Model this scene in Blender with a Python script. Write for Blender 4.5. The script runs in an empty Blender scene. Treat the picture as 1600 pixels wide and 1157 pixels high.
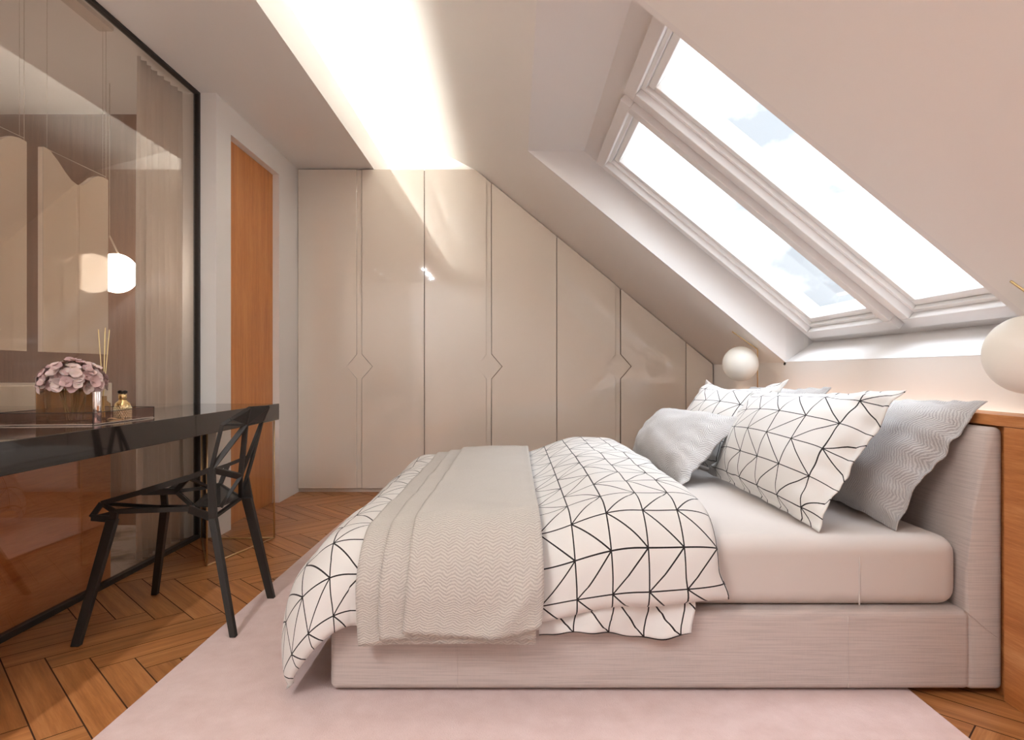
import bpy, bmesh, math, random
import numpy as np
from mathutils import Vector, Matrix, noise
SC = bpy.context.scene
COL = SC.collection
# ------------------------------------------------------------------ camera
cam_d = bpy.data.cameras.new('camera'); cam = bpy.data.objects.new('camera', cam_d); COL.objects.link(cam)
cam_d.sensor_width = 36; cam_d.lens = 22.5; cam_d.clip_start = .02
cam_d.shift_x = -5/1600; cam_d.shift_y = 1.5/1600
cam.location = (0, 0, 1); cam.rotation_euler = (math.radians(90), 0, 0)
SC.camera = cam
VX, VY = 805., 580.
def at(x, y, s):                       # pixel seen at s pixels per metre -> world point
    return Vector(((x-VX)/s, 1000./s, 1+(VY-y)/s))
# ------------------------------------------------------------------ view
SC.view_settings.view_transform = 'Standard'; SC.view_settings.look = 'None'
SC.view_settings.gamma = 1; SC.view_settings.use_curve_mapping = False
SC.view_settings.exposure = 0.45
# ------------------------------------------------------------------ world: bright broken cloud
W = bpy.data.worlds.new('sky'); SC.world = W; W.use_nodes = True
nt = W.node_tree; nt.nodes.clear()
out = nt.nodes.new('ShaderNodeOutputWorld'); bg = nt.nodes.new('ShaderNodeBackground')
tc = nt.nodes.new('ShaderNodeTexCoord'); mp = nt.nodes.new('ShaderNodeMapping'); nz = nt.nodes.new('ShaderNodeTexNoise'); cr = nt.nodes.new('ShaderNodeValToRGB')
mp.inputs['Location'].default_value = (.75, .1, .4); mp.inputs['Scale'].default_value = (1, 1, 1.6)
nz.inputs['Scale'].default_value = 4.0; nz.inputs['Detail'].default_value = 8; nz.inputs['Roughness'].default_value = .55
cr.color_ramp.elements[0].position = .40; cr.color_ramp.elements[0].color = (.84, .91, 1.0, 1)
cr.color_ramp.elements[1].position = .60; cr.color_ramp.elements[1].color = (1, 1, 1, 1)
nt.links.new(tc.outputs['Generated'], mp.inputs[0]); nt.links.new(mp.outputs[0], nz.inputs[0]); nt.links.new(nz.outputs[0], cr.inputs[0])
mr = nt.nodes.new('ShaderNodeMapRange'); mr.inputs['From Min'].default_value = .40; mr.inputs['From Max'].default_value = .56
mr.inputs['To Min'].default_value = .86; mr.inputs['To Max'].default_value = 2.2
nt.links.new(nz.outputs[0], mr.inputs['Value']); nt.links.new(mr.outputs[0], bg.inputs[1]); nt.links.new(cr.outputs[0], bg.inputs[0]); nt.links.new(bg.outputs[0], out.inputs[0])
# ------------------------------------------------------------------ sun behind the cloud, very soft
sd = bpy.data.lights.new('sun', 'SUN'); sd.energy = 5.6; sd.angle = math.radians(64); sd.color = (.86, .95, 1.08)
so = bpy.data.objects.new('sun', sd); COL.objects.link(so)
so.rotation_euler = Vector((.12, -.25, .95)).to_track_quat('Z', 'Y').to_euler()
LED_COVE, LED_NICHE, DOWN, BATH = 33.0, 1.3, 1750.0, 10.0

# ------------------------------------------------------------------ materials
def rgb(r, g, b):
    f = lambda c: ((c/255+.055)/1.055)**2.4 if c > 10 else c/255/12.92
    return (f(r), f(g), f(b), 1)
def mat(name, col, rough=.5, metal=0, spec=.5, coat=0, **k):
    m = bpy.data.materials.new(name); m.use_nodes = True
    b = m.node_tree.nodes['Principled BSDF']
    b.inputs['Base Color'].default_value = col; b.inputs['Roughness'].default_value = rough
    b.inputs['Metallic'].default_value = metal; b.inputs['Specular IOR Level'].default_value = spec
    b.inputs['Coat Weight'].default_value = coat; b.inputs['Coat Roughness'].default_value = .015
    for a, v in k.items(): b.inputs[a.replace('_', ' ')].default_value = v
    return m
class N:                               # small node helper
    def __init__(s, m): s.t = m.node_tree; s.b = s.t.nodes.get('Principled BSDF')
    def n(s, ty, **k):
        x = s.t.nodes.new(ty)
        for a, v in k.items(): setattr(x, a, v)
        return x
    def l(s, a, b): s.t.links.new(a, b)
    def m(s, op, a, b=None, c=None):
        x = s.t.nodes.new('ShaderNodeMath'); x.operation = op
        for i, v in enumerate((a, b, c)):
            if v is None: continue
            if isinstance(v, (int, float)): x.inputs[i].default_value = v
            else: s.l(v, x.inputs[i])
        return x.outputs[0]
    def noise(s, vec, scale, detail=4, rough=.5):
        x = s.n('ShaderNodeTexNoise'); x.inputs['Scale'].default_value = scale; x.inputs['Detail'].default_value = detail; x.inputs['Roughness'].default_value = rough
        if vec is not None: s.l(vec, x.inputs['Vector'])
        return x.outputs['Fac']
    def map(s, vec, sc=(1,1,1), loc=(0,0,0), rot=(0,0,0)):
        x = s.n('ShaderNodeMapping'); x.inputs['Scale'].default_value = sc; x.inputs['Location'].default_value = loc; x.inputs['Rotation'].default_value = rot
        s.l(vec, x.inputs[0]); return x.outputs[0]
    def ramp(s, f, stops):
        x = s.n('ShaderNodeValToRGB'); e = x.color_ramp.elements
        while len(e) < len(stops): e.new(.5)
        for i, (p, c) in enumerate(stops): e[i].position = p; e[i].color = c
        s.l(f, x.inputs[0]); return x.outputs[0]
    def mix(s, f, a, b, mode='MIX'):
        x = s.n('ShaderNodeMix'); x.data_type = 'RGBA'; x.blend_type = mode
        for i, v in ((0, f), (6, a), (7, b)):
            if isinstance(v, (int, float)): x.inputs[i].default_value = v
            elif isinstance(v, tuple): x.inputs[i].default_value = v
            else: s.l(v, x.inputs[i])
        return x.outputs[2]
    def bump(s, h, strength=.3, dist=.01):
        x = s.n('ShaderNodeBump'); x.inputs['Strength'].default_value = strength; x.inputs['Distance'].default_value = dist
        s.l(h, x.inputs['Height']); s.l(x.outputs[0], s.b.inputs['Normal'])
    def coord(s, which='Object'): return s.n('ShaderNodeTexCoord').outputs[which]

def painted(name, col, rough=.6):
    m = mat(name, col, rough, spec=.3); h = N(m)
    h.bump(h.noise(h.coord(), 180, 3), .03, .002); return m
M = {}
M['wall'] = painted('plaster', rgb(244, 240, 236))
M['ceil'] = painted('ceiling_paint', rgb(244, 240, 236))
M['reveal'] = painted('reveal_paint', rgb(240, 236, 234))
M['frame_white'] = mat('window_lacquer', rgb(247, 245, 243), .4)
M['lacquer'] = mat('wardrobe_lacquer', rgb(236, 224, 211), .03, spec=.8, coat=1.0)
M['gap'] = mat('dark_gap', rgb(120, 100, 82), .8)
M['black'] = mat('black_metal', rgb(46, 40, 36), .45, spec=.4)
M['chair'] = mat('chair_paint', rgb(42, 37, 33), .5, spec=.35)
M['desk'] = mat('desk_lacquer', rgb(40, 34, 31), .07, spec=.45, coat=.25)
M['pearl'] = mat('pearl_bead', rgb(240, 226, 190), .25, metal=.4)
M['wire'] = mat('steel_wire', rgb(200, 186, 168), .45, metal=.6)
M['brass'] = mat('brass', rgb(216, 186, 140), .3, metal=1)
M['chrome'] = mat('chrome', rgb(225, 215, 212), .08, metal=1)
M['gold'] = mat('pale_gold', rgb(232, 205, 150), .2, metal=1)
M['mirror'] = mat('mirror_glass', rgb(240, 230, 216), .03, metal=.35, coat=.3)
M['opal'] = mat('opal_glass', rgb(226, 222, 214), .35, spec=.4, Emission_Color=rgb(255, 240, 220), Emission_Strength=.08)
M['stone'] = mat('white_stone', rgb(248, 242, 230), .3)
M['petal'] = mat('petal', rgb(214, 186, 178), .6, Subsurface_Weight=.15)
M['petal2'] = mat('petal_deep', rgb(190, 156, 152), .6)
M['stem'] = mat('stem', rgb(120, 124, 84), .6)
M['reed'] = mat('reed', rgb(238, 218, 160), .6)
def emis(name, col, st):
    m = mat(name, col, .5); b = m.node_tree.nodes['Principled BSDF']
    b.inputs['Emission Color'].default_value = col; b.inputs['Emission Strength'].default_value = st; return m
M['led_cove'] = emis('cove_led', (.99, .98, .91, 1), LED_COVE)
M['led_niche'] = emis('niche_led', (1, .90, .76, 1), LED_NICHE)
M['down'] = emis('downlight_lens', (.94, .97, 1, 1), DOWN)
M['bath_globe'] = emis('lit_opal', (1, .93, .85, 1), BATH)
def thin_glass(name, tint, ior=1.5, rough=0.0, k=1.0):
    m = bpy.data.materials.new(name); m.use_nodes = True; h = N(m); t = m.node_tree; t.nodes.remove(h.b)
    o = t.nodes['Material Output']; tr = h.n('ShaderNodeBsdfTransparent'); gl = h.n('ShaderNodeBsdfGlossy'); mx = h.n('ShaderNodeMixShader'); lw = h.n('ShaderNodeLayerWeight')
    tr.inputs[0].default_value = tint; gl.inputs['Roughness'].default_value = rough; lw.inputs[0].default_value = .5
    r0 = ((ior-1)/(ior+1))**2
    fr = h.m('MULTIPLY_ADD', h.m('POWER', lw.outputs['Facing'], 5.0), 1-r0, r0)
    h.l(h.m('MULTIPLY', fr, k), mx.inputs[0]); h.l(tr.outputs[0], mx.inputs[1]); h.l(gl.outputs[0], mx.inputs[2]); h.l(mx.outputs[0], o.inputs[0]); return m
M['pane'] = thin_glass('clear_pane', (.97, .98, .98, 1), 1.45)
M['smoked'] = thin_glass('smoked_glass', (.95, .91, .87, 1), 1.95)
M['amber'] = thin_glass('amber_glass', (.66, .44, .24, 1), 1.5)
M['mauve'] = thin_glass('mauve_glass', (.86, .78, .77, 1), 1.5)
def amber():
    m = thin_glass('amber_glass', (.90, .76, .58, 1), 1.5); h = N(m); o = m.node_tree.nodes['Material Output']; src = o.inputs[0].links[0].from_socket
    d = h.n('ShaderNodeBsdfTranslucent'); d.inputs[0].default_value = rgb(200, 164, 128); d2 = h.n('ShaderNodeBsdfDiffuse'); d2.inputs[0].default_value = rgb(190, 154, 120)
    a = h.n('ShaderNodeMixShader'); h.l(d.outputs[0], a.inputs[1]); h.l(d2.outputs[0], a.inputs[2]); x = h.n('ShaderNodeMixShader'); x.inputs[0].default_value = .2
    h.l(src, x.inputs[1]); h.l(a.outputs[0], x.inputs[2]); h.l(x.outputs[0], o.inputs[0]); return m
M['amber'] = amber()
M['legglass'] = thin_glass('leg_glass', (.93, .92, .9, 1), 1.45)

def wood(name, c1, c2, c3, axis='z', scale=1.0, rough=.35, coord='Object', attr=False):
    m = mat(name, c1, rough, spec=.4); h = N(m); v = h.coord(coord)
    st = {'x': (.6, 9, 9), 'y': (9, .6, 9), 'z': (9, 9, .6)}[axis]
    st = tuple(a*scale for a in st)
    mv = h.map(v, st)
    a = h.noise(mv, 1.6, 5, .6)
    wv = h.n('ShaderNodeTexWave'); wv.bands_direction = {'x': 'Y', 'y': 'X', 'z': 'X'}[axis]
    wv.inputs['Scale'].default_value = .8; wv.inputs['Distortion'].default_value = 7; wv.inputs['Detail'].default_value = 3; wv.inputs['Detail Scale'].default_value = 1.2
    h.l(mv, wv.inputs['Vector'])
    f2 = h.noise(h.map(v, tuple(x*7 for x in st)), 2.2, 3, .6)
    f = h.m('ADD', h.m('MULTIPLY', a, .55), h.m('ADD', h.m('MULTIPLY', wv.outputs['Fac'], .08), h.m('MULTIPLY', f2, .37)))
    c = h.ramp(f, [(.30, c3), (.50, c1), (.68, c2)])
    if attr:
        at_ = h.n('ShaderNodeAttribute'); at_.attribute_name = 'tone'
        c = h.mix(1.0, c, at_.outputs['Color'], 'MULTIPLY')
    h.l(c, h.b.inputs['Base Color'])
    h.bump(f2, .08, .002); return m
M['floorwood'] = wood('oak_plank', rgb(172, 112, 64), rgb(196, 138, 88), rgb(134, 80, 42), 'x', 1.0, .32, 'UV', True)
M['doorwood'] = wood('oak_door', rgb(204, 130, 66), rgb(220, 152, 88), rgb(178, 104, 50), 'z', 1.6, .4)
M['panelwood'] = wood('oak_headboard', rgb(188, 122, 70), rgb(212, 152, 100), rgb(158, 94, 50), 'y', 1.6, .38)
M['vanitywood'] = wood('walnut_front', rgb(212, 136, 80), rgb(224, 154, 98), rgb(184, 110, 62), 'y', 1.2, .4)
M['walnut'] = wood('walnut_wall', rgb(132, 98, 78), rgb(146, 110, 90), rgb(112, 80, 62), 'z', 1.0, .5)
M['plankgap'] = mat('plank_gap', rgb(60, 30, 14), .9)
# fabric
def linen(name, col, direction='z', scale=260):
    m = mat(name, col, .9, spec=.15); h = N(m); v = h.coord()
    s = {'z': (6, 6, scale), 'x': (scale, 6, 6)}[direction]
    f = h.noise(h.map(v, s), 1, 3, .6)
    g = h.noise(h.map(v, (scale, scale, 30)), 1.2, 2)
    f = h.m('ADD', h.m('MULTIPLY', f, .88), h.m('MULTIPLY', g, .12))
    c2 = tuple(x*.86 for x in col[:3])+(1,)
    h.l(h.ramp(f, [(.38, c2), (.56, col)]), h.b.inputs['Base Color'])
    h.bump(f, .35, .002); h.b.inputs['Sheen Weight'].default_value = .15; return m
M['linen'] = linen('bed_linen', rgb(196, 182, 175))
M['sheet'] = mat('sheet_cotton', rgb(208, 198, 191), .75, spec=.2, Sheen_Weight=.15)
h = N(M['sheet']); h.bump(h.noise(h.coord(), 9, 3), .12, .01)
def rugmat():
    m = mat('rug_pile', rgb(224, 196, 188), .95, spec=.05, Sheen_Weight=.3); h = N(m); v = h.coord()
    f = h.noise(v, 14, 6, .6); g = h.noise(v, 240, 2)
    h.l(h.ramp(f, [(.3, rgb(208, 180, 173)), (.7, rgb(218, 193, 187))]), h.b.inputs['Base Color'])
    h.bump(h.m('ADD', h.m('MULTIPLY', f, .8), h.m('MULTIPLY', g, .4)), .5, .006); return m
M['rug'] = rugmat()
def zigzag(name, c_hi, c_lo, period=.05, pitch=.011, amp=.012, strength=.7):
    m = mat(name, c_hi, .9, spec=.1, Sheen_Weight=.2); h = N(m); uv = h.coord('UV'); sp = h.n('ShaderNodeSeparateXYZ'); h.l(uv, sp.inputs[0])
    tri = h.m('PINGPONG', sp.outputs[0], period/2)
    y = h.m('ADD', sp.outputs[1], h.m('MULTIPLY', tri, amp*2/period*1.6))
    y = h.m('ADD', y, h.m('MULTIPLY', h.noise(uv, 45, 3), .014))
    wv = h.m('MULTIPLY_ADD', h.m('SINE', h.m('MULTIPLY', y, 2*math.pi/pitch)), .5, .5)
    g = h.noise(h.map(uv, (260, 260, 260)), 1, 3, .7)
    f = h.m('ADD', h.m('MULTIPLY', wv, .45), h.m('MULTIPLY', g, .55))
    h.l(h.ramp(f, [(.15, c_lo), (.7, c_hi)]), h.b.inputs['Base Color'])
    h.bump(f, strength, .003); return m
M['throw'] = zigzag('throw_weave', rgb(203, 195, 186), rgb(170, 161, 152), .045, .0075, .006, .6)
M['grey'] = zigzag('grey_weave', rgb(196, 191, 188), rgb(158, 152, 149), .10, .0085, .016, .8)
M['greyl'] = zigzag('pale_grey_weave', rgb(198, 193, 190), rgb(162, 157, 153), .07, .0085, .014, .8)
def gridcloth(name, cell=.107, lw=.0022, ox=0, oy=0):
    m = mat(name, rgb(222, 217, 212), .8, spec=.15, Sheen_Weight=.1); h = N(m); uv = h.coord('UV')
    sp = h.n('ShaderNodeSeparateXYZ'); h.l(uv, sp.inputs[0])
    X = h.m('DIVIDE', h.m('ADD', sp.outputs[0], ox+50*cell), cell); Y = h.m('DIVIDE', h.m('ADD', sp.outputs[1], oy+50*cell), cell)
    fx = h.m('FRACT', X); fy = h.m('FRACT', Y)
    row = h.m('FLOOR', Y); odd = h.m('MODULO', row, 2.0)
    dx = h.m('PINGPONG', X, .5); dy = h.m('PINGPONG', Y, .5)
    # diagonal: alternate by row
    fxo = h.m('ADD', h.m('MULTIPLY', odd, fx), h.m('MULTIPLY', h.m('SUBTRACT', 1.0, odd), h.m('SUBTRACT', 1.0, fx)))
    dd = h.m('MULTIPLY', h.m('ABSOLUTE', h.m('SUBTRACT', fxo, fy)), .7071)
    d = h.m('MINIMUM', h.m('MINIMUM', dx, dy), dd)
    mask = h.m('LESS_THAN', d, lw/cell)
    h.l(h.mix(mask, rgb(222, 217, 212), rgb(40, 34, 34)), h.b.inputs['Base Color'])
    h.bump(h.noise(h.coord(), 14, 4), .12, .01); return m
M['grid'] = gridcloth('grid_cotton', .107, .0021, -.504, .02)
M['gridp'] = gridcloth('grid_pillow_cotton', .118, .0019, .059, .02)
def sheer():
    m = bpy.data.materials.new('sheer_voile'); m.use_nodes = True; h = N(m); b = h.b
    b.inputs['Base Color'].default_value = rgb(246, 240, 234); b.inputs['Roughness'].default_value = .9
    b.inputs['Subsurface Weight'].default_value = 0
    tl = h.n('ShaderNodeBsdfTranslucent'); tl.inputs[0].default_value = rgb(235, 226, 218); mx = h.n('ShaderNodeMixShader'); mx.inputs[0].default_value = .2
    tr = h.n('ShaderNodeBsdfTransparent'); mx2 = h.n('ShaderNodeMixShader'); mx2.inputs[0].default_value = .12
    o = m.node_tree.nodes['Material Output']; h.l(b.outputs[0], mx.inputs[1]); h.l(tl.outputs[0], mx.inputs[2]); h.l(mx.outputs[0], mx2.inputs[1]); h.l(tr.outputs[0], mx2.inputs[2]); h.l(mx2.outputs[0], o.inputs[0]); return m
M['sheer'] = sheer()
def marble():
    m = mat('marble_tile', rgb(200, 192, 184), .15); h = N(m); v = h.coord()
    w = h.n('ShaderNodeTexVoronoi'); w.feature = 'DISTANCE_TO_EDGE'; w.inputs['Scale'].default_value = 2.2; h.l(h.map(v, (1, 1, 1), rot=(0, 0, .5)), w.inputs['Vector'])
    f = h.noise(v, 3, 6, .6)
    c = h.ramp(f, [(.35, rgb(120, 112, 106)), (.55, rgb(214, 206, 198))]); h.l(c, h.b.inputs['Base Color']); return m
M['marble'] = marble()

# ------------------------------------------------------------------ mesh helpers
def link(name, me, m=None, parent=None, smooth=False):
    o = bpy.data.objects.new(name, me); COL.objects.link(o)
    if m is not None and not me.materials: me.materials.append(m)
    if parent is not None: o.parent = parent; o.matrix_parent_inverse = parent.matrix_world.inverted() if False else Matrix.Translation(-parent.location)
    if smooth:
        for p in me.polygons: p.use_smooth = True
    return o
def obj(name, bm, m, parent=None, smooth=False):
    me = bpy.data.meshes.new(name); bmesh.ops.recalc_face_normals(bm, faces=bm.faces[:]) if not getattr(bm, 'keep', False) else None
    bm.to_mesh(me); bm.free(); return link(name, me, m, parent, smooth)
def bx(bm, x0, x1, y0, y1, z0, z1, bev=0, seg=2):
    r = bmesh.ops.create_cube(bm, size=1)
    for v in r['verts']:
        v.co = Vector((x0 if v.co.x < 0 else x1, y0 if v.co.y < 0 else y1, z0 if v.co.z < 0 else z1))
    if bev:
        es = list({e for v in r['verts'] for e in v.link_edges})
        bmesh.ops.bevel(bm, geom=es, offset=bev, segments=seg, profile=.5, affect='EDGES')
def box(name, x0, x1, y0, y1, z0, z1, m, parent=None, bev=0, seg=2, smooth=False):
    bm = bmesh.new(); bx(bm, x0, x1, y0, y1, z0, z1, bev, seg); return obj(name, bm, m, parent, smooth)
def quad(bm, *pts):
    vs = [bm.verts.new(p) for p in pts]; return bm.faces.new(vs)
def prism(bm, pts, d):                 # polygon pts (3-D) extruded by vector d
    d = Vector(d); a = [bm.verts.new(Vector(p)) for p in pts]; b = [bm.verts.new(Vector(p)+d) for p in pts]; n = len(a)
    bm.faces.new(a); bm.faces.new(b[::-1])
    for i in range(n): bm.faces.new((a[i], a[(i+1) % n], b[(i+1) % n], b[i]))
def bar(bm, p, q, w=.014, t=.008, up=(0, 0, 1), w2=None, t2=None):
    p, q = Vector(p), Vector(q); d = (q-p).normalized(); u = Vector(up); sx = d.cross(u)
    if sx.length < 1e-3: sx = d.cross(Vector((1, 0, 0)))
    sx.normalize(); sy = sx.cross(d).normalized(); w2 = w2 or w; t2 = t2 or t
    a = [bm.verts.new(p+sx*i*w/2+sy*j*t/2) for i, j in ((-1,-1),(1,-1),(1,1),(-1,1))]
    b = [bm.verts.new(q+sx*i*w2/2+sy*j*t2/2) for i, j in ((-1,-1),(1,-1),(1,1),(-1,1))]
    bm.faces.new(a); bm.faces.new(b[::-1])
    for i in range(4): bm.faces.new((a[i], a[(i+1) % 4], b[(i+1) % 4], b[i]))
def tube(bm, pts, r, n=10):
    pts = [Vector(p) for p in pts]; rings = []
    prev = None
    for i, p in enumerate(pts):
        d = ((pts[min(i+1, len(pts)-1)]-p).normalized() + (p-pts[max(i-1, 0)]).normalized())
        d = d.normalized() if d.length > 1e-6 else Vector((0, 0, 1))
        u = Vector((0, 0, 1)) if abs(d.z) < .9 else Vector((1, 0, 0))
        if prev is not None: u = prev
        sx = d.cross(u).normalized(); sy = sx.cross(d).normalized(); prev = sy
        rings.append([bm.verts.new(p+sx*math.cos(2*math.pi*k/n)*r+sy*math.sin(2*math.pi*k/n)*r) for k in range(n)])
    for a, b in zip(rings, rings[1:]):
        for k in range(n): bm.faces.new((a[k], a[(k+1) % n], b[(k+1) % n], b[k]))
    bm.faces.new(rings[0][::-1]); bm.faces.new(rings[-1])
def lathe(bm, prof, c, n=32, cap=True):
    rings = []
    for r, z in prof: rings.append([bm.verts.new((c[0]+r*math.cos(2*math.pi*k/n), c[1]+r*math.sin(2*math.pi*k/n), c[2]+z)) for k in range(n)])
    for a, b in zip(rings, rings[1:]):
        for k in range(n): bm.faces.new((a[k], a[(k+1) % n], b[(k+1) % n], b[k]))
    if cap: bm.faces.new(rings[0][::-1]); bm.faces.new(rings[-1])
def sphere(bm, c, r, u=40, v=24, sc=(1,1,1)):
    x = bmesh.ops.create_uvsphere(bm, u_segments=u, v_segments=v, radius=r)
    for w in x['verts']: w.co = Vector((w.co.x*sc[0], w.co.y*sc[1], w.co.z*sc[2]))+Vector(c)
def empty(name, loc, label, cat, group=None):
    o = bpy.data.objects.new(name, None); COL.objects.link(o); o.location = loc; o.empty_display_size = .05
    tag(o, label, cat, group); return o
def tag(o, label=None, cat=None, group=None, kind=None):
    if label: o['label'] = label
    if cat: o['category'] = cat
    if group: o['group'] = group
    if kind: o['kind'] = kind
    return o
def struct(o, label=None):
    o['kind'] = 'structure'
    if label: o['label'] = label; o['category'] = o.name.split('.')[0].split('_')[0]
    return o

# ------------------------------------------------------------------ room constants
XL, XD, XR = -1.895, -1.79, 1.636      # glass wall, door wall, knee wall
YW, YB, YCOR = 5.263, -1.3, 3.83       # wardrobe face, back wall, end of the glass
ZC, ZU = 2.665, 3.215                  # lowered ceiling, cove ceiling
ZK = 1.055                             # top of knee wall
K, C1 = .821, 2.395                    # slope plane: z = C1 - K x
C2 = 2.646                             # plane of the window surrounds
def zs(x, c=C1): return c-K*x
XU = (C1-ZU)/K                         # where slope meets the cove ceiling
CO = 1/math.sqrt(1+K*K); SI = K*CO     # slope directions
RX0, RY0, RY1 = .0774, 1.905, 3.87     # window recess

# floor: herringbone planks
def floor():
    bm = bmesh.new(); uvl = bm.loops.layers.uv.new('UV'); cl = bm.loops.layers.float_color.new('tone')
    L, w, g = .60, .111, .0021; rnd = random.Random(4)
    c = math.sqrt(.5); ex = Vector((c, -c, 0)); ey = Vector((c, c, 0))     # herringbone axes
    o0 = Vector((-1.717, 2.15, 0))
    def plank(a0, b0, a1, b1, alongA):
        tone = rnd.uniform(.86, 1.08); du, dv = rnd.uniform(0, 50), rnd.uniform(0, 50)
        warm = rnd.uniform(.97, 1.03)
        P = [(a0+g, b0+g), (a1-g, b0+g), (a1-g, b1-g), (a0+g, b1-g)]
        W_ = [o0+ex*a+ey*b for a, b in P]
        if max(p.x for p in W_) < XL-.1 or min(p.x for p in W_) > XR+.1 or max(p.y for p in W_) < YB-.1 or min(p.y for p in W_) > 5.5: return
        vs = [bm.verts.new(p) for p in W_]; f = bm.faces.new(vs)
        for l, (a, b) in zip(f.loops, P):
            l[uvl].uv = ((a+du, b+dv) if alongA else (b+du, a+dv)); l[cl] = (tone, tone*warm, tone*warm*.99, 1)
    for i in range(-80, 80):
        for j in range(-14, 14):
            a, b = i*w + j*L, i*w - j*L
            plank(a, b, a+L, b+w, True)                 # '\' plank
            plank(a+L-w+w-L, b+w, a+w, b+w+L, False)      # '/' plank
    for co, no in (((XL, 0, 0), (1, 0, 0)), ((XR, 0, 0), (-1, 0, 0)), ((0, YB, 0), (0, 1, 0)), ((0, 5.45, 0), (0, -1, 0))):
        bmesh.ops.bisect_plane(bm, geom=bm.verts[:]+bm.edges[:]+bm.faces[:], plane_co=co, plane_no=no, clear_inner=True)
    for f in bm.faces:
        if f.normal.z < 0: f.normal_flip()
    me = bpy.data.meshes.new('floor'); me.materials.append(M['floorwood']); me.materials.append(M['plankgap'])
    n0 = len(bm.faces)
    bx(bm, XL, XR, YB, 5.45, -.06, -.0012)
    bm.faces.ensure_lookup_table()
    for f in bm.faces: f.material_index = 1 if f.calc_center_median().z < -.0006 else 0
    bm.to_mesh(me); bm.free()
    struct(link('floor', me), 'oiled oak herringbone parquet floor')
floor()
struct(box('floor', -3.9, XL, YB, 4.15, -.06, 0, M['marble']), 'grey veined marble floor behind the smoked glass')

# lowered ceiling with the cove lip, and the cove ceiling
bm = bmesh.new()
bx(bm, XL-.12, -1.164, YB, 5.32, ZC, ZC+.05)
bx(bm, -1.182, -1.164, YB, 6.06, ZC+.05, 2.886)
bx(bm, XL-.12, -1.164, 5.32, 6.06, ZC, ZC+.05)
struct(obj('ceiling', bm, M['ceil']), 'lowered flat ceiling with a lip hiding the cove light')
bm = bmesh.new()
bx(bm, -1.70, XU, YB, 6.06, ZU, ZU+.06)
bx(bm, -1.70, -1.62, YB, 6.06, ZC+.05, ZU)
struct(obj('ceiling', bm, M['ceil']), 'raised cove ceiling glowing above the lip')
struct(box('ceiling', -3.9, XL-.12, YB, 4.15, ZC, ZC+.05, M['ceil']), 'flat ceiling behind the smoked glass')
t = box('light_strip', -1.619, -1.600, YB+.05, 5.95, 2.93, 2.995, M['led_cove'])
tag(t, 'warm light strip fixed inside the ceiling cove behind the lip', 'light strip')
# sloped ceiling (thick), with the window recess
TH = .26
bm = bmesh.new()
nrm = Vector((SI, 0, CO))
def slope_slab(x0, x1, y0, y1, th=.20):
    p = [Vector((x0, y0, zs(x0))), Vector((x1, y0, zs(x1))), Vector((x1, y0, zs(x1)+th)), Vector((x0, y0, zs(x0)+th))]
    prism(bm, p, (0, y1-y0, 0))
slope_slab(XU, RX0, YB, 6.06)
DYR = -2.95                               # offset of an unseen copy of the recess, added for daylight fill
slope_slab(RX0, XR+.15, RY1+DYR+.03, RY0-.03, .3)
slope_slab(RX0, XR+.15, YB, RY0+DYR-.03, .3)
slope_slab(RX0, XR+.15, RY1+.03, YW+.6, .3)
struct(obj('ceiling', bm, M['ceil']), 'sloped attic ceiling with a deep window recess')
# recess linings
n_before = set(bpy.data.objects)
bm = bmesh.new()
cb = C2+.028                               # recess back plane
xb = (cb-zs(RX0))/K                        # soffit meets the back plane
xe = 1.84
# soffit
prism(bm, [(RX0-.0, RY0, zs(RX0)), (xb+.06, RY0, zs(RX0)), (xb+.06, RY0, zs(RX0)+.03), (RX0, RY0, zs(RX0)+.03)], (0, RY1-RY0, 0))
# far and near reveals
for y, dy in ((RY1, .03), (RY0, -.03)):
    prism(bm, [(RX0, y, zs(RX0)), (XR, y, zs(XR)), (XR, y, zs(XR, cb)+.1), (xb, y, zs(RX0)+.1)], (0, dy, 0))
sp = .05
for y, e, dy in ((RY1, sp, .03), (RY0, -.0, -.03)):
    prism(bm, [(XR, y, ZK-.02), (xe, y+e, zs(xe, cb)-.1), (xe, y+e, zs(xe, cb)+.1), (XR, y, zs(XR, cb)+.1)], (0, dy, 0))
# sill rising to the surrounds
prism(bm, [(XR, RY0-.02, ZK+.001), (xe+.02, RY0-.02, ZK+.145), (xe+.02, RY0-.02, ZK+.001)], (0, RY1-RY0+.02+sp+.03, 0))
struct(obj('trim_1', bm, M['reveal']), 'white lining of the window recess')
# slope-space boxes: u along y, v down the slope from x=0, n outward
def sbox(bm, u0, u1, v0, v1, n0, n1, c=C2, bev=0):
    r = bmesh.ops.create_cube(bm, size=1)
    vd = Vector((CO, 0, -SI)); o = Vector((0, 0, c))
    for v in r['verts']:
        u = u0 if v.co.y < 0 else u1; w = v0 if v.co.x < 0 else v1; n = n0 if v.co.z < 0 else n1
        v.co = o+Vector((0, u, 0))+vd*w+nrm*n
    if bev: bmesh.ops.bevel(bm, geom=list({e for v in r['verts'] for e in v.link_edges}), offset=bev, segments=2, profile=.5, affect='EDGES')
def sring(bm, u0, u1, v0, v1, w, n0, n1, bev=0):   # frame, outer rectangle u0..v1
    sbox(bm, u0, u1, v0, v0+w, n0, n1, bev=bev); sbox(bm, u0, u1, v1-w, v1, n0, n1, bev=bev)
    sbox(bm, u0, u0+w, v0+w, v1-w, n0, n1, bev=bev); sbox(bm, u1-w, u1, v0+w, v1-w, n0, n1, bev=bev)
V0, V1 = .686, 2.222
WIN = ((2.976, 3.745), (2.04, 2.78))
bm = bmesh.new()                            # recess back around the openings
nb = .028*CO
vt = (xb-.02)/CO
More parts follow.
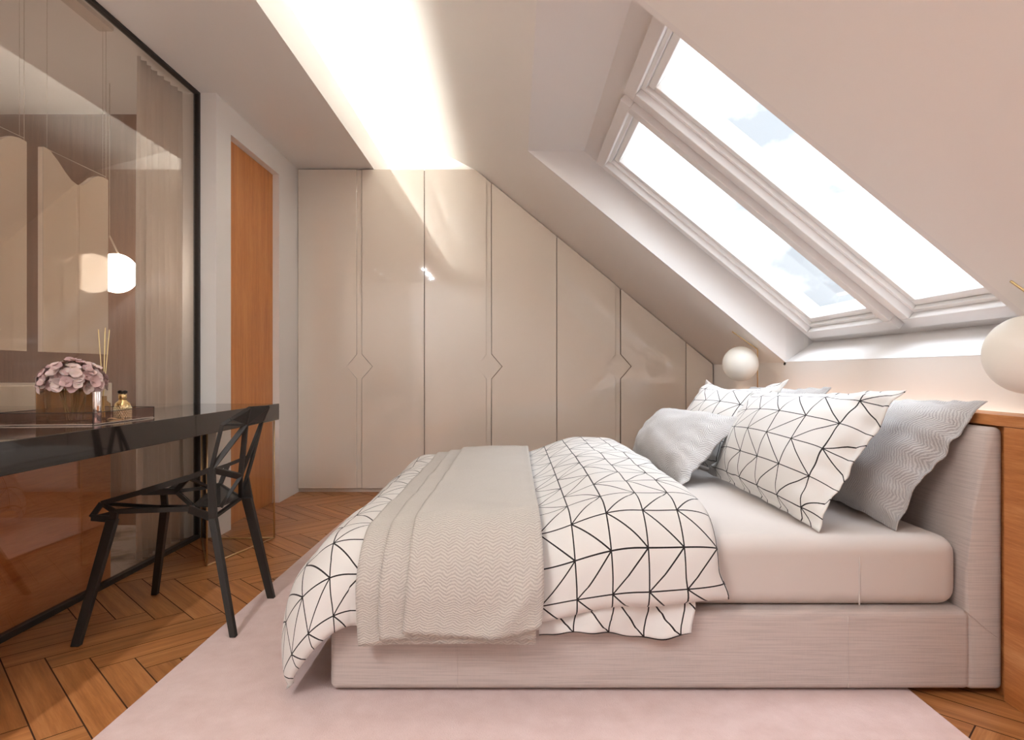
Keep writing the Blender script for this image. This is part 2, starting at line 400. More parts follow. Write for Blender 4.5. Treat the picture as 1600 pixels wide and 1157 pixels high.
sbox(bm, RY0-.02, RY1+.05, vt, V0-.04, nb, nb+.12); sbox(bm, RY0-.02, RY1+.07, V1+.04, 2.36, nb, nb+.12)
sbox(bm, RY0-.02, 2.04-.03, V0-.04, V1+.04, nb, nb+.12); sbox(bm, 2.78+.03, 2.976-.03, V0-.04, V1+.04, nb, nb+.12); sbox(bm, 3.745+.03, RY1+.05, V0-.04, V1+.04, nb, nb+.12)
struct(obj('trim_2', bm, M['reveal']), 'painted mullion and recess back between the roof windows')
for i, (a, b) in enumerate(WIN):
    bm = bmesh.new(); cw = .058
    sring(bm, a-cw, b+cw, V0-cw, V1+cw, cw, -.012, .11, .004)
    w = obj('window_%d' % (i+1), bm, M['reveal']); struct(w, ('roof window nearer the wardrobe' if i == 0 else 'larger looking roof window further from the wardrobe'))
    bm = bmesh.new(); sring(bm, a, b, V0, V1, .020, .022, .14, .002); obj('window_frame', bm, M['frame_white'], w)
    bm = bmesh.new(); sring(bm, a+.021, b-.021, V0+.021, V1-.021, .034, .042, .13, .003); obj('sash', bm, M['frame_white'], w)
    bm = bmesh.new(); sbox(bm, a+.05, b-.05, V0+.05, V1-.05, .062, .066); obj('pane', bm, M['pane'], w)
made = [o for o in bpy.data.objects if o not in n_before]
relabel = {'trim_1': ('added_trim_3', 'white lining of the unseen window recess added for daylight beside the viewer'), 'trim_2': ('added_trim_4', 'mullion and recess back of the added unseen window recess'),
           'window_1': ('window_3', 'unseen roof window beside the viewer, added for daylight fill'), 'window_2': ('window_4', 'rearmost unseen roof window, added for daylight fill')}
for o in made:  # copies of recess and windows, added out of view to brighten the room
    if o.parent: continue
    c = o.copy(); COL.objects.link(c); c.location.y += DYR; c.name = relabel[o.name][0]; c['label'] = relabel[o.name][1]
    for k in made:
        if k.parent == o:
            q = k.copy(); COL.objects.link(q); q.parent = c

# walls
struct(box('wall_right', XR, XR+.15, YB, YW+.6, 0, ZK, M['wall']), 'low knee wall behind the headboard')
bm = bmesh.new()                            # back wall follows slope
prism(bm, [(XL, YB, 0), (XR+.15, YB, 0), (XR+.15, YB, zs(XR+.15)+.3), (XU, YB, ZU+.1), (-1.7, YB, ZU+.1), (-1.7, YB, ZC+.1), (XL, YB, ZC+.1)], (0, -.1, 0))
struct(obj('wall_back', bm, M['wall']), 'plain wall behind the viewer')
bm = bmesh.new()                            # far wall above the wardrobe, with splayed end
bx(bm, XL, (640-VX)/165., 6.06, 6.14, 0, ZU+.06)
p0 = Vector(((640-VX)/165., 6.06, 0)); p1 = Vector(((746-VX)/190., YW+.012, 0))
dd = (p1-p0)
struct(obj('wall_far', bm, M['wall']), 'far wall lit by the cove above the wardrobe')
bm = bmesh.new(); p0.z = p1.z = ZC-.004
prism(bm, [p0, p1, p1+Vector((0, 0, ZU-ZC)), p0+Vector((0, 0, ZU-ZC))], (.08, .05, 0))
struct(obj('wall_far', bm, M['wall']), 'splayed wall return above the wardrobe where the slope begins')
# door wall: pier, jambs, header
DY0, DY1, DZ = 4.03, 4.856, 2.49
bm = bmesh.new()
bx(bm, XL-.25, XD, YCOR, DY0, 0, ZC); bx(bm, XL-.25, XD, DY1, YW+.4, 0, ZC); bx(bm, XL-.25, XD, DY0, DY1, DZ, ZC)
bx(bm, XL-.25, XL, YW+.4, 6.06, 0, ZU)
struct(obj('wall_left', bm, M['wall']), 'painted wall around the oak door')
d = box('door_1', XD-.085, XD-.05, DY0, DY1, .004, DZ, M['doorwood'], bev=.0015); struct(d, 'tall flush oak door in a frameless opening')
bm = bmesh.new(); bx(bm, XD-.0895, XD-.0855, DY0+.004, DY1-.004, .01, DZ-.004)
obj('door_back_panel', bm, M['black'], d)
# bathroom shell
struct(box('wall_bathroom', -3.9, XL-.25, 4.15, 4.25, 0, ZC, M['walnut']), 'walnut panelled wall behind the smoked glass')
struct(box('wall_bathroom', -4.0, -3.9, YB, 4.25, 0, ZC, M['wall']), 'pale wall far behind the smoked glass')
struct(box('wall_bathroom', -3.9, XL-.02, YB-.1, YB, 0, ZC, M['wall']), 'near end wall behind the smoked glass')

# ------------------------------------------------------------------ smoked glass partition
gp = empty('glass_partition', (XL, 1.5, 0), 'smoked glass partition with slim black metal frame left of the desk', 'partition')
bm = bmesh.new(); bx(bm, XL-.006, XL, YB+.02, YCOR-.02, .02, ZC-.012); obj('glass_pane', bm, M['smoked'], gp)
bm = bmesh.new()
bx(bm, XL-.02, XL+.012, YB, YCOR, 0, .024, .002); bx(bm, XL-.02, XL+.012, YB, YCOR, ZC-.016, ZC, .002)
bx(bm, XL-.02, XL+.012, YCOR-.022, YCOR, .024, ZC-.016, .002)
obj('frame', bm, M['black'], gp)

# ------------------------------------------------------------------ wardrobe units
UX = [XD, -1.263, -.747, -.195, .342, .868, 1.405, 1.628]
ZD = .033; ZCEN = 1.037
def door_mesh(x0, x1, left, groove):
    """left=True: the leaf whose right side carries the recessed handle strip; else the leaf with the notch on its left"""
    g = .0025; top = lambda x: min(ZC-.006, zs(x)-.006)
    def outline(xa, xb, la=None, ra=None):
        pts = [(xa, ZD), (xb, ZD)]
        if ra: pts += ra
        pts += [(xb, top(xb))]
        xk = (C1-ZC)/K
        if xa < xk < xb: pts += [(xk, ZC-.006)]
        pts += [(xa, top(xa))]
        if la: pts += la
        return pts
    bm = bmesh.new(); yf, th = YW, .022
    if groove and left:
        xg = x1-.042
        pts = outline(x0+g, xg, ra=[(xg, ZCEN-.10), (xg-.085, ZCEN), (xg, ZCEN+.10)])
        prism(bm, [(x, yf, z) for x, z in pts], (0, th, 0))
        bk = outline(xg-.12, x1-.004, ra=[(x1-.004, ZCEN-.10), (x1+.086, ZCEN), (x1-.004, ZCEN+.10)])
        bm2 = bmesh.new(); prism(bm2, [(x, yf+.013, z) for x, z in bk], (0, th, 0))
        return bm, bm2
    if groove:
        pts = outline(x0+.002, x1-g, la=[(x0+.002, ZCEN+.102), (x0+.094, ZCEN), (x0+.002, ZCEN-.102)])
    else: pts = outline(x0+g, x1-g)
    prism(bm, [(x, yf, z) for x, z in pts], (0, .013 if groove else th, 0))
    return bm, None
wl = ['tall white gloss wardrobe unit beside the oak door', 'tall white gloss wardrobe unit whose top corner meets the slope', 'white gloss wardrobe unit with sloped top behind the duvet', 'lowest white gloss wardrobe unit tucked beside the headboard']
pairs = [(0, 1, 2), (2, 3, 4), (4, 5, 6), (6, 7, None)]
for i, (a, b, c) in enumerate(pairs):
    x0, x1 = UX[a], UX[c if c else b]
    root = empty('wardrobe', ((x0+x1)/2, YW+.3, 0), wl[i], 'wardrobe', 'white gloss wardrobe units along the far wall')
    top = lambda x: min(ZC-.006, zs(x)-.006)
    bm = bmesh.new(); xk = (C1-ZC)/K
    pts = [(x0+.001, .03), (x1-.001, .03), (x1-.001, top(x1))]+([(xk, ZC-.006)] if x0 < xk < x1 else [])+[(x0+.001, top(x0))]
    prism(bm, [(x, YW+.037, z) for x, z in pts], (0, .5, 0)); obj('body', bm, M['gap'], root)
    box('plinth', x0+.001, x1-.001, YW+.03, YW+.5, 0, .029, M['lacquer'], root)
    if c:
        bm, bm2 = door_mesh(UX[a], UX[b], True, True)
        bmesh.ops.bevel(bm, geom=bm.edges[:], offset=.002, segments=2, profile=.5, affect='EDGES'); dr = obj('door', bm, M['lacquer'], root)
        bmesh.ops.bevel(bm2, geom=bm2.edges[:], offset=.0015, segments=1, profile=.5, affect='EDGES')
        o = obj('handle_recess', bm2, M['lacquer'], dr)
        o.matrix_parent_inverse = Matrix(); 
        bm, _ = door_mesh(UX[b], UX[c], False, True)
        bmesh.ops.bevel(bm, geom=bm.edges[:], offset=.002, segments=2, profile=.5, affect='EDGES'); dr2 = obj('door', bm, M['lacquer'], root)
    else:
        bm, _ = door_mesh(x0, x1, False, False); bmesh.ops.bevel(bm, geom=bm.edges[:], offset=.002, segments=1, profile=.5, affect='EDGES'); obj('door', bm, M['lacquer'], root)

# ------------------------------------------------------------------ rug
bm = bmesh.new(); bx(bm, -1.135, 1.222, .6, 4.31, .0005, .013, .004)
tag(obj('rug', bm, M['rug']), 'large pale pink low pile rug under the bed', 'rug')

# ------------------------------------------------------------------ bed
BY0, BY1 = 1.96, 3.97
bed = empty('bed', (.5, 2.95, .013), 'upholstered linen double bed with tall padded headboard', 'bed')
def rbox(name, x0, x1, y0, y1, z0, z1, m, parent, r, seg=5, sub=None):
    bm = bmesh.new(); bx(bm, x0, x1, y0, y1, z0, z1, r, seg); return obj(name, bm, m, parent, True)
rbox('base', -.569, 1.40, BY0, BY1, .0205, .263, M['linen'], bed, .022)
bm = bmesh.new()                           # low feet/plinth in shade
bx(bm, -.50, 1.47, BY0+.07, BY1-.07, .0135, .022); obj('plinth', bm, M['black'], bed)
bm = bmesh.new()
prism(bm, [(1.386, BY0, .0205), (1.386, BY0, .40), (1.405, BY0, .56), (1.455, BY0, .826), (1.497, BY0, .826), (1.497, BY0, .0205)], (0, BY1-BY0, 0))
bmesh.ops.bevel(bm, geom=bm.edges[:], offset=.018, segments=4, profile=.5, affect='EDGES'); obj('headboard', bm, M['linen'], bed, True)
for x in (-.176, 1.02):
    bm = bmesh.new(); tube(bm, [(x, BY0-.0005, .03), (x, BY0-.0005, .25)], .0013, 6); obj('seam', bm, M['linen'], bed)
bm = bmesh.new(); tube(bm, [at(1507, 955, 510.4), at(1530, 975, 510.4), at(1550, 992, 510.4), at(1558, 997, 510.2)], .0022, 6); obj('seam', bm, M['linen'], bed)
bm = bmesh.new(); bx(bm, -.535, 1.383, BY0+.022, BY1-.02, .264, .482, .055, 6)
bmesh.ops.subdivide_edges(bm, edges=[e for e in bm.edges if e.calc_length() > .3], cuts=20, use_grid_fill=True)
mt = tag(obj('mattress', bm, M['sheet'], None, True), 'thick mattress in a smooth white fitted sheet on the bed', 'mattress')
bm = bmesh.new(); tube(bm, [(1.065, BY0+.0205, .275), (1.067, BY0+.0205, .42), (1.075, BY0+.045, .465)], .0022, 6); obj('sheet_crease', bm, M['sheet'], mt)

# ------------------------------------------------------------------ grids with uv
def grid_obj(name, P, UV, m, parent=None, closed_back=None):
    nu, nv = len(P), len(P[0]); vs = [tuple(P[i][j]) for i in range(nu) for j in range(nv)]; fs = []
    for i in range(nu-1):
        for j in range(nv-1): fs.append((i*nv+j, (i+1)*nv+j, (i+1)*nv+j+1, i*nv+j+1))
    uvs = [UV[i][j] for i in range(nu) for j in range(nv)]
    if closed_back is not None:
        n0 = len(vs); vs += [tuple(closed_back[i][j]) for i in range(nu) for j in range(nv)]; uvs += uvs[:]
        fs += [tuple(n0+k for k in f[::-1]) for f in fs]
        loop = [(i, 0) for i in range(nu)]+[(nu-1, j) for j in range(1, nv)]+[(i, nv-1) for i in range(nu-2, -1, -1)]+[(0, j) for j in range(nv-2, 0, -1)]
        for k in range(len(loop)):
            a = loop[k][0]*nv+loop[k][1]; q = loop[(k+1) % len(loop)]; b = q[0]*nv+q[1]
            fs.append((b, a, n0+a, n0+b))
    me = bpy.data.meshes.new(name); me.from_pydata(vs, [], fs); me.materials.append(m)
    ul = me.uv_layers.new(name='UV')
    for p in me.polygons:
        p.use_smooth = True
        for li in p.loop_indices: ul.data[li].uv = uvs[me.loops[li].vertex_index]
    o = bpy.data.objects.new(name, me); COL.objects.link(o)
    if parent: o.parent = parent; o.matrix_parent_inverse = Matrix.Translation(-parent.location)
    return o
def nz3(p, s, seed=0): return noise.noise(Vector(p)*s+Vector((seed*7.3, seed*3.1, seed*1.7)))
# drape surface shared by duvet and throw -------------------------------------------------
RR = .17; XF0, YN0, YF0 = -.495, 2.095, 3.86
def smooth(t): t = max(0., min(1., t)); return t*t*(3-2*t)
def ztop(x):
    z = .478+.010*smooth((x+.5)/.3)+.070*smooth((x-.03)/.34)
    return z
def drape(xc, yc):                      # middle surface of the duvet; xc, yc in metres of cloth
    q = max(XF0-xc, 0.); p = YN0-yc if yc < YN0 else 0.; pf = yc-YF0 if yc > YF0 else 0.
    pp = p+pf; r = math.hypot(q, pp)
    x = max(xc, XF0); y = min(max(yc, YN0), YF0); z = ztop(x)
    z += .016*math.sin(math.pi*(y-YN0)/(YF0-YN0))*smooth((x-.0)/.3)
    R = RR
    if r > 0:
        al = math.pi/2*R
        if r < al: h, d = R*math.sin(r/R), R*(1-math.cos(r/R))
        else:
            e = r-al; h = R+e*.06; d = R+e
        cs, sn = q/r, pp/r
        both = cs*sn*2
        h += both*.035*smooth((r-.15)/.3)+.052*cs*math.sin(math.pi*min(1, max(0, (r-.16)/.42)))
        wob = smooth((r-.2)/.3)
        h += wob*.010*math.sin(xc*19+yc*7)*sn+wob*.010*math.sin(yc*15+1.)*cs
        x -= h*cs; y += (-1 if p > 0 else 1)*h*sn; z -= d
        if z < .05: z = .05+(z-.05)*.3
    n = nz3((xc, yc, .3), 3.4, 2)*.012+nz3((xc, yc, .7), 9, 5)*.004
    return Vector((x, y, z)), n
def surf(xc, yc, off):
    e = .006
    p, n = drape(xc, yc); a, _ = drape(xc+e, yc); b, _ = drape(xc, yc+e)
    nn = (a-p).cross(b-p); nn.normalize()
    if nn.z < -.2: nn = -nn
    return p+nn*(off+n)
def sheet_grid(x0, x1, y0, y1, nx, ny): return np.linspace(x0, x1, nx), np.linspace(y0, y1, ny)
# duvet
DX1 = .615; DX0 = XF0-.42; DY_0 = YN0-.352; DY_1 = YF0+.30
xs, ys = sheet_grid(DX0, DX1, DY_0, DY_1, 150, 200)
Pt, Pb, UV = [], [], []
T = .062; w = .085
for x in xs:
    rt, rb, ru = [], [], []
    for y in ys:
        tt = 1.
        for dist, ww in ((x-DX0, .06), (DX1-x, .10), (y-DY_0, .05), (DY_1-y, .05)):
            u = min(1, max(0, dist/ww)); tt *= math.sqrt(max(1-(1-u)**2, 0.0))
        tt = max(tt, .03)
        # flared seam corner at the near pillow end
        fx = x + .03*smooth((x-.45)/.16)*smooth((DY_0+.10-y)/.10)
        # hem droops in soft scallops
        yy = y + .012*math.sin(x*11+.6)*smooth((DY_0+.2-y)/.2)
        thick = T*(.5+.75*smooth((x-.08)/.25))
        if x > .2: tlow = thick
        rt.append(surf(fx, yy, thick/2*tt)); rb.append(surf(fx, yy, -thick/2*tt)); ru.append((x, -((y-YN0)*.62 if y > YN0 else y-YN0)))
    Pt.append(rt); Pb.append(rb); UV.append(ru)
duvet = grid_obj('duvet', Pt, UV, M['grid'], None, Pb)
tag(duvet, 'puffy white duvet with black geometric line pattern over the bed', 'duvet')
# loose under layer hanging below the hem
xs, ys = sheet_grid(.08, .535, 0, .14, 60, 16); P, B, UV = [], [], []
for x in xs:
    a, b, c = [], [], []
    for k, t_ in enumerate(ys):
        f = t_/.14
        y = 1.935-.014*math.sin(x*24+f*2.5)*f-.012*f+.006*math.sin(x*60+3)*f
        z = .345-t_-.012*math.sin(x*17+1)*f+.006*nz3((x, f, 0), 12)
        a.append(Vector((x+.008*math.sin(f*5), y, z))); b.append(Vector((x+.008*math.sin(f*5), y+.004, z))); c.append((x, t_+.055))
    P.append(a); B.append(b); UV.append(c)
o = grid_obj('duvet_hem', P, UV, M['grid'], duvet, B)
# throw: three stacked folds
thr = empty('throw_blanket', (-.2, 2.9, .53), 'beige woven throw folded in layers across the duvet', 'blanket')
for i, (xl, xr, dn, off) in enumerate(((-.470, .062, .392, .026), (-.395, .072, .374, .038), (-.318, .088, .350, .051))):
    xs, ys = sheet_grid(xl, xr, YN0-dn, YF0+.2, 56, 170); P, B, UV = [], [], []
    for x in xs:
        a, b, c = [], [], []
        for y in ys:
            e = min(x-xl, xr-x); rt = math.sqrt(max(0, 1-(1-min(1, e/.010))**2))
            near = smooth((YN0-y)/.35)
            yy = y
            if i == 2: yy = y - .018*near*math.sin((x-xl)*9.0) ; 
            fold = .009*math.sin((x-xl)*15+y*1.4)*(.3+near)+.006*nz3((x, y, i), 7)+.004*nz3((x*2.5, y, i+3), 9)*near
            diag = .018*math.exp(-(((x+.05)-(y-1.75)*.9)/.05)**2)*near if i == 2 else 0
            xx = x+near*.010*math.sin(y*9+i)*(1 if i else .6)
            o_ = off+(fold*.6+diag)*(1 if i == 2 else .3)
            a.append(surf(xx, yy, o_+.005*rt)); b.append(surf(xx, yy, o_-.005*rt-.0004)); c.append((x, y))
        P.append(a); B.append(b); UV.append(c)
    grid_obj('fold', P, UV, M['throw'], thr, B)

# ------------------------------------------------------------------ pillows
def pillow(name, cs, thick, m, label, cat='pillow', group=None, flange=.0, seed=1, bow=.05, uvw=.7, uvh=.45, bowv=None, wr=1.0, rot=False):
    """cs = near-bottom, far-bottom, far-top, near-top; the bulge faces the bed foot"""
    nb, fb, ft, ntp = [Vector(c) for c in cs]
    n = ((fb-nb).cross(ntp-nb)).normalized()
    if n.x > 0: n = -n
    nu, nv = 72, 52; P, B, UV = [], [], []
    for i in range(nu):
        a, b, c = [], [], []
        for j in range(nv):
            u = -1+2*i/(nu-1); v = -1+2*j/(nv-1)
            # bow the sides inward between the corners
            uu = u*(1-bow*(1-v*v)**1.0*abs(u)**2) ; vv = v*(1-((bowv if v > 0 else .03) if bowv is not None else bow*1.2)*(1-u*u)*abs(v)**2)
            s_, t_ = (uu+1)/2, (vv+1)/2
            p = (nb*(1-s_)+fb*s_)*(1-t_)+(ntp*(1-s_)+ft*s_)*t_
            fu = max(0, 1-abs(u)/(1-flange)) if flange else 1-abs(u); fv = max(0, 1-abs(v)/(1-flange)) if flange else 1-abs(v)
            gu = 1-(1-fu)**2.6 if fu > 0 else 0; gv = 1-(1-fv)**2.6 if fv > 0 else 0
            g = (max(gu, 0)*max(gv, 0))**.62
            edge = 1-g
            wv = nz3((u*1.1, v, 0), 2.2, seed)*.012*g*wr+nz3((u*2, v*1.5, 1), 3.5, seed)*.012*edge*wr
            # creases radiating from the corners
            cr_ = math.sin((u*v)*9+seed)*.006*(abs(u)*abs(v))*wr
            creep = nz3((u*3, v*3, 2), 2.0, seed+3)*.006*edge
            rip = (math.sin(u*26+seed)*.0016*smooth((abs(v)-.55)/.35)+math.sin(v*20+seed*2)*.0014*smooth((abs(u)-.6)/.35))*g**.3*wr
            q = p+n*(wv+cr_)
            a.append(q+n*(thick*.55*g+rip+.0015)+Vector((0, creep, creep))); b.append(q-n*(thick*.22*g+.0015)+Vector((0, creep, creep)))
            c.append(((v*uvh, u*uvw) if rot else (u*uvw, v*uvh)))
        P.append(a); B.append(b); UV.append(c)
    o = grid_obj(name, P, UV, m, None, B); tag(o, label, cat, group)
    me = o.data
    return o
pillow('pillow', [(1.215, 2.06, .492), (1.235, 2.88, .492), (1.455, 2.88, .905), (1.492, 2.02, .902)], .19, M['grey'],
       'large grey zigzag woven pillow against the headboard nearest the viewer', group=None, flange=.07, seed=3, uvw=.36, uvh=.25, rot=True, wr=1.3)
pillow('pillow', [(1.215, 3.08, .492), (1.235, 3.90, .492), (1.445, 3.92, .905), (1.50, 3.05, .926)], .17, M['grey'],
       'grey woven pillow mostly hidden at the back, only its corner showing by the shelf', flange=.07, seed=6, uvw=.36, uvh=.25, rot=True)
pillow('pillow', [(.960, 2.035, .492), (.945, 3.12, .500), (1.185, 3.20, .905), (1.262, 2.075, .945)], .20, M['gridp'],
       'big white pillow with black line pattern in front of the near grey pillow', flange=.06, seed=2, bow=.045, uvw=.37, uvh=.30, bowv=.10)
pillow('pillow', [(1.04, 3.02, .492), (.90, 3.90, .492), (1.172, 3.93, .950), (1.30, 3.03, .955)], .17, M['gridp'],
       'white pillow with black line pattern at the wardrobe side of the bed', flange=.06, seed=9, bow=.06, uvw=.29, uvh=.30, bowv=.26)
pillow('cushion', [(.722, 2.79, .494), (.70, 3.86, .494), (.90, 3.84, .755), (1.040, 2.90, .785)], .23, M['greyl'],
       'small pale grey herringbone cushion leaning on the far line patterned pillow', 'cushion', flange=.0, seed=4, bow=.06, uvw=.42, uvh=.2, wr=1.3)

# ------------------------------------------------------------------ headboard shelf and wood panel
PX = 1.477
sh = empty('headboard_shelf', (1.55, 3, 0), 'long oak wall shelf and panelling framing the headboard', 'shelf')
ZS0, ZS1 = .832, .866; PYE = 4.76
bm = bmesh.new(); bx(bm, PX-.002, 1.596, YB+.02, PYE, ZS0, ZS1, .002); bx(bm, 1.596, XR-.002, YB+.02, PYE, ZS0, ZS0+.010); obj('shelf_top', bm, M['panelwood'], sh)
bm = bmesh.new(); bx(bm, PX, XR-.003, YB+.02, 1.935, .002, ZS0-.001, .002); obj('side_panel', bm, M['panelwood'], sh)
bm = bmesh.new(); bx(bm, 1.4995, XR-.003, 1.936, 3.995, .002, ZS0-.001); obj('back_panel', bm, M['panelwood'], sh)
bm = bmesh.new(); bx(bm, PX, XR-.003, 3.996, PYE, .002, ZS0-.001, .002); obj('side_panel', bm, M['panelwood'], sh)
t = box('light_strip', 1.604, 1.626, YB+.1, PYE-.02, ZS0+.011, ZS0+.016, M['led_niche']); tag(t, 'warm light strip along the back of the oak shelf', 'light strip')

# ------------------------------------------------------------------ bedside globe lamps
def bedside(y, label):
    Xc, r = 1.418, .109; zc = 1.045
    root = empty('globe_lamp', (1.524, y, ZS1), label, 'lamp', 'globe lamps on brass rods at the headboard')
    bm = bmesh.new(); sphere(bm, (Xc, y, zc), r, 48, 32); obj('globe', bm, M['opal'], root, True)
    bm = bmesh.new(); tube(bm, [(1.526, y, ZS1+.001), (1.526, y, 1.13), (1.524, y, 1.137), (1.366, y, 1.248)], .0035, 8); obj('rod', bm, M['brass'], root, True)
    bm = bmesh.new(); lathe(bm, [(.02, 0), (.02, .006), (.006, .008)], (1.526, y, ZS1+.0005), 20); obj('base', bm, M['brass'], root, True)
    bm = bmesh.new(); tube(bm, [(1.519, y, zc), (1.5275, y, zc)], .008, 12); obj('clip', bm, M['brass'], root, True)
bedside(4.03, 'white globe lamp on brass rod between the wardrobe and the far pillows')
bedside(1.765, 'white globe lamp at the right edge above the bare end of the shelf')

# ------------------------------------------------------------------ desk
desk = empty('desk', (-1.65, 2.5, 0), 'long glossy black floating desk along the smoked glass', 'desk')
DKF, DKE, ZT0, ZT1 = -1.412, 3.83, .709, .805
bm = bmesh.new(); bx(bm, XL+.014, DKF, .95, DKE, ZT0, ZT1, .002); obj('desktop', bm, M['desk'], desk)
P_, Q_, R_ = Vector((-1.437, 3.815, 0)), Vector((-1.575, 3.27, 0)), Vector((-1.862, 3.80, 0))
bm = bmesh.new(); rr = .0045
for a in (P_, Q_, R_): tube(bm, [a+Vector((0, 0, .004)), a+Vector((0, 0, ZT0-.001))], rr, 8)
for a, b in ((P_, Q_), (Q_, R_), (R_, P_)):
    tube(bm, [a+Vector((0, 0, .005)), b+Vector((0, 0, .005))], rr, 8)
    tube(bm, [a+Vector((0, 0, ZT0-.006)), b+Vector((0, 0, ZT0-.006))], rr, 8)
lg = obj('leg', bm, M['brass'], desk, True)
bm = bmesh.new()
for a, b in ((P_, Q_), (Q_, R_)):
    d = (b-a).normalized()*.006; prism(bm, [a+d+Vector((0, 0, .01)), b-d+Vector((0, 0, .01)), b-d+Vector((0, 0, ZT0-.012)), a+d+Vector((0, 0, ZT0-.012))], Vector((d.y, -d.x, 0))*.5)
o = obj('leg_glass', bm, M['legglass'], lg); o.matrix_parent_inverse = Matrix()

# ------------------------------------------------------------------ chair
ch = empty('chair', (-1.33, 2.58, 0), 'black faceted lattice metal chair pulled up to the desk', 'chair')
Nn = dict(
 F0=at(143, 809, 404), F1=at(179, 800, 402), F2=at(159, 787, 402), LA=at(176, 812, 402),
 G1=at(222, 769, 400), G2=at(294, 747, 398), A=at(330, 734, 398),
 H0=at(256, 771, 370), H1=at(258, 796, 370), E1=at(296, 796, 396), NB=at(333, 810, 401),
 S1=at(275, 768, 380), S2=at(303, 793, 385), S3=at(250, 793, 374),
 FA=at(396, 711, 358), FR=at(356, 727, 360), FM=at(292, 748, 363), PA=at(344, 758, 362), FB=at(376, 779, 364), S4=at(326, 762, 372),
 BC=at(376, 745, 379), NB2=at(345, 793, 390), TN=at(346, 668, 396), TM=at(384, 664, 382), TF=at(410, 657, 361), U1=at(390, 638, 384), U2=at(419, 636, 366), U3=at(360, 656, 394), U0=at(347, 664, 396))
bm = bmesh.new()
def B(a, b, w=.013, t=.009, up=(0, 1, 0)): bar(bm, Nn[a], Nn[b], w, t, up)
for a, b, w in (('F2','G1',.016),('G1','G2',.018),('G2','A',.016),('F0','F2',.016),('F0','LA',.02),('F1','S3',.013),('F1','E1',.014),('E1','NB',.024),
                ('F2','F1',.014),('F1','H1',.014),('F2','S3',.010),('G1','H0',.014),('H0','H1',.022),('H0','FM',.012),('G1','S1',.02),('H0','S1',.014),('S1','G2',.016),
                ('S1','S2',.014),('S3','S2',.014),('S2','E1',.02),('S1','S4',.011),('G2','S4',.014),('FM','G2',.014),('S4','PA',.014),('FM','FR',.012),('FR','FA',.012),
                ('FR','PA',.014),('PA','FB',.012),('FB','NB',.014),('A','NB',.026),('S2','PA',.014),('H1','S3',.018), ('F1','LA',.02)):
    B(a, b, w*1.25, .010)
seat = obj('seat', bm, M['chair'], ch)
def plate(bm, names, d=(0, 0, .005)): prism(bm, [Nn[k] for k in names], d)
bm = bmesh.new(); plate(bm, ('PA', 'FB', 'NB2', 'S2')); plate(bm, ('F0', 'F1', 'LA')); plate(bm, ('G1', 'S1', 'H0')); obj('seat_plate', bm, M['chair'], ch)
bm = bmesh.new()
for a, b, w in (('A','U0',.013),('A','TM',.02),('A','BC',.026),('BC','TM',.02),('BC','TF',.014),('BC','FB',.016),('BC','NB2',.013),('FB','FA',.014),('FA','TF',.012),('FB','TF',.008),
                ('U0','U3',.012),('U3','U1',.012),('U1','U2',.012),('U2','TF',.012),('TM','TF',.014),('TM','U1',.014),('U0','TM',.010)):
    bar(bm, Nn[a], Nn[b], w, .010, (0, 1, 0))
plate(bm, ('U3', 'U1', 'TM'), (.006, 0, 0)); plate(bm, ('U1', 'U2', 'TF', 'TM'), (.006, 0, 0))
obj('backrest', bm, M['chair'], ch)
def leg(foot, mid, top, w0, w1, d0=.022, d1=.026):
    bm = bmesh.new(); f = Vector(foot); f.z = .0005
    dirn = (Vector(mid)-f); 
    # square-cut foot on the floor
    a = [Vector((x, y, f.z)) for x, y in ((f.x-w0/2, f.y-d0/2), (f.x+w0/2, f.y-d0/2), (f.x+w0/2, f.y+d0/2), (f.x-w0/2, f.y+d0/2))]
    m_ = Vector(mid); b = [m_+Vector((x, y, 0)) for x, y in ((-w1/2, -d1/2), (w1/2, -d1/2), (w1/2, d1/2), (-w1/2, d1/2))]
    va = [bm.verts.new(p) for p in a]; vb = [bm.verts.new(p) for p in b]
    bm.faces.new(va); bm.faces.new(vb[::-1])
    for i in range(4): bm.faces.new((va[i], va[(i+1) % 4], vb[(i+1) % 4], vb[i]))
    if top is not None: bar(bm, m_-Vector((0, 0, .01)), top, w1*.8, .014, (0, 1, 0), w1*.75)
    bmesh.ops.bevel(bm, geom=bm.edges[:], offset=.0015, segments=1, affect='EDGES')
    obj('leg', bm, M['chair'], ch)
RZ = .013
fA, fB = at(119, 1010, 430), at(242, 929, 349.5); fC, fD = at(365, 996, 421), at(424, 935, 359.5)
leg(fA, Nn['LA']+Vector((0, 0, .0)), Nn['F1'], .032, .040)
leg(fB, Nn['H1'], Nn['H0'], .026, .032)
leg(fC, Nn['NB'], Nn['A'], .023, .028)
leg(fD, at(386, 778, 363), None, .030, .040)
bm = bmesh.new(); prism(bm, [at(376, 779, 364), at(394, 780, 363), at(387, 742, 362), at(380, 762, 363)], (0, .012, 0)); obj('leg_gusset', bm, M['chair'], ch)
for o in list(ch.children):               # the two right-hand feet stand on the rug
    if o.name.startswith('leg') and o.data.vertices and 'gusset' not in o.name:
        zmin = min(v.co.z for v in o.data.vertices); xm = min(v.co.x for v in o.data.vertices if v.co.z < zmin+.01)
        if xm > -1.2:
            for v in o.data.vertices:
                if v.co.z < .01: v.co.z += RZ

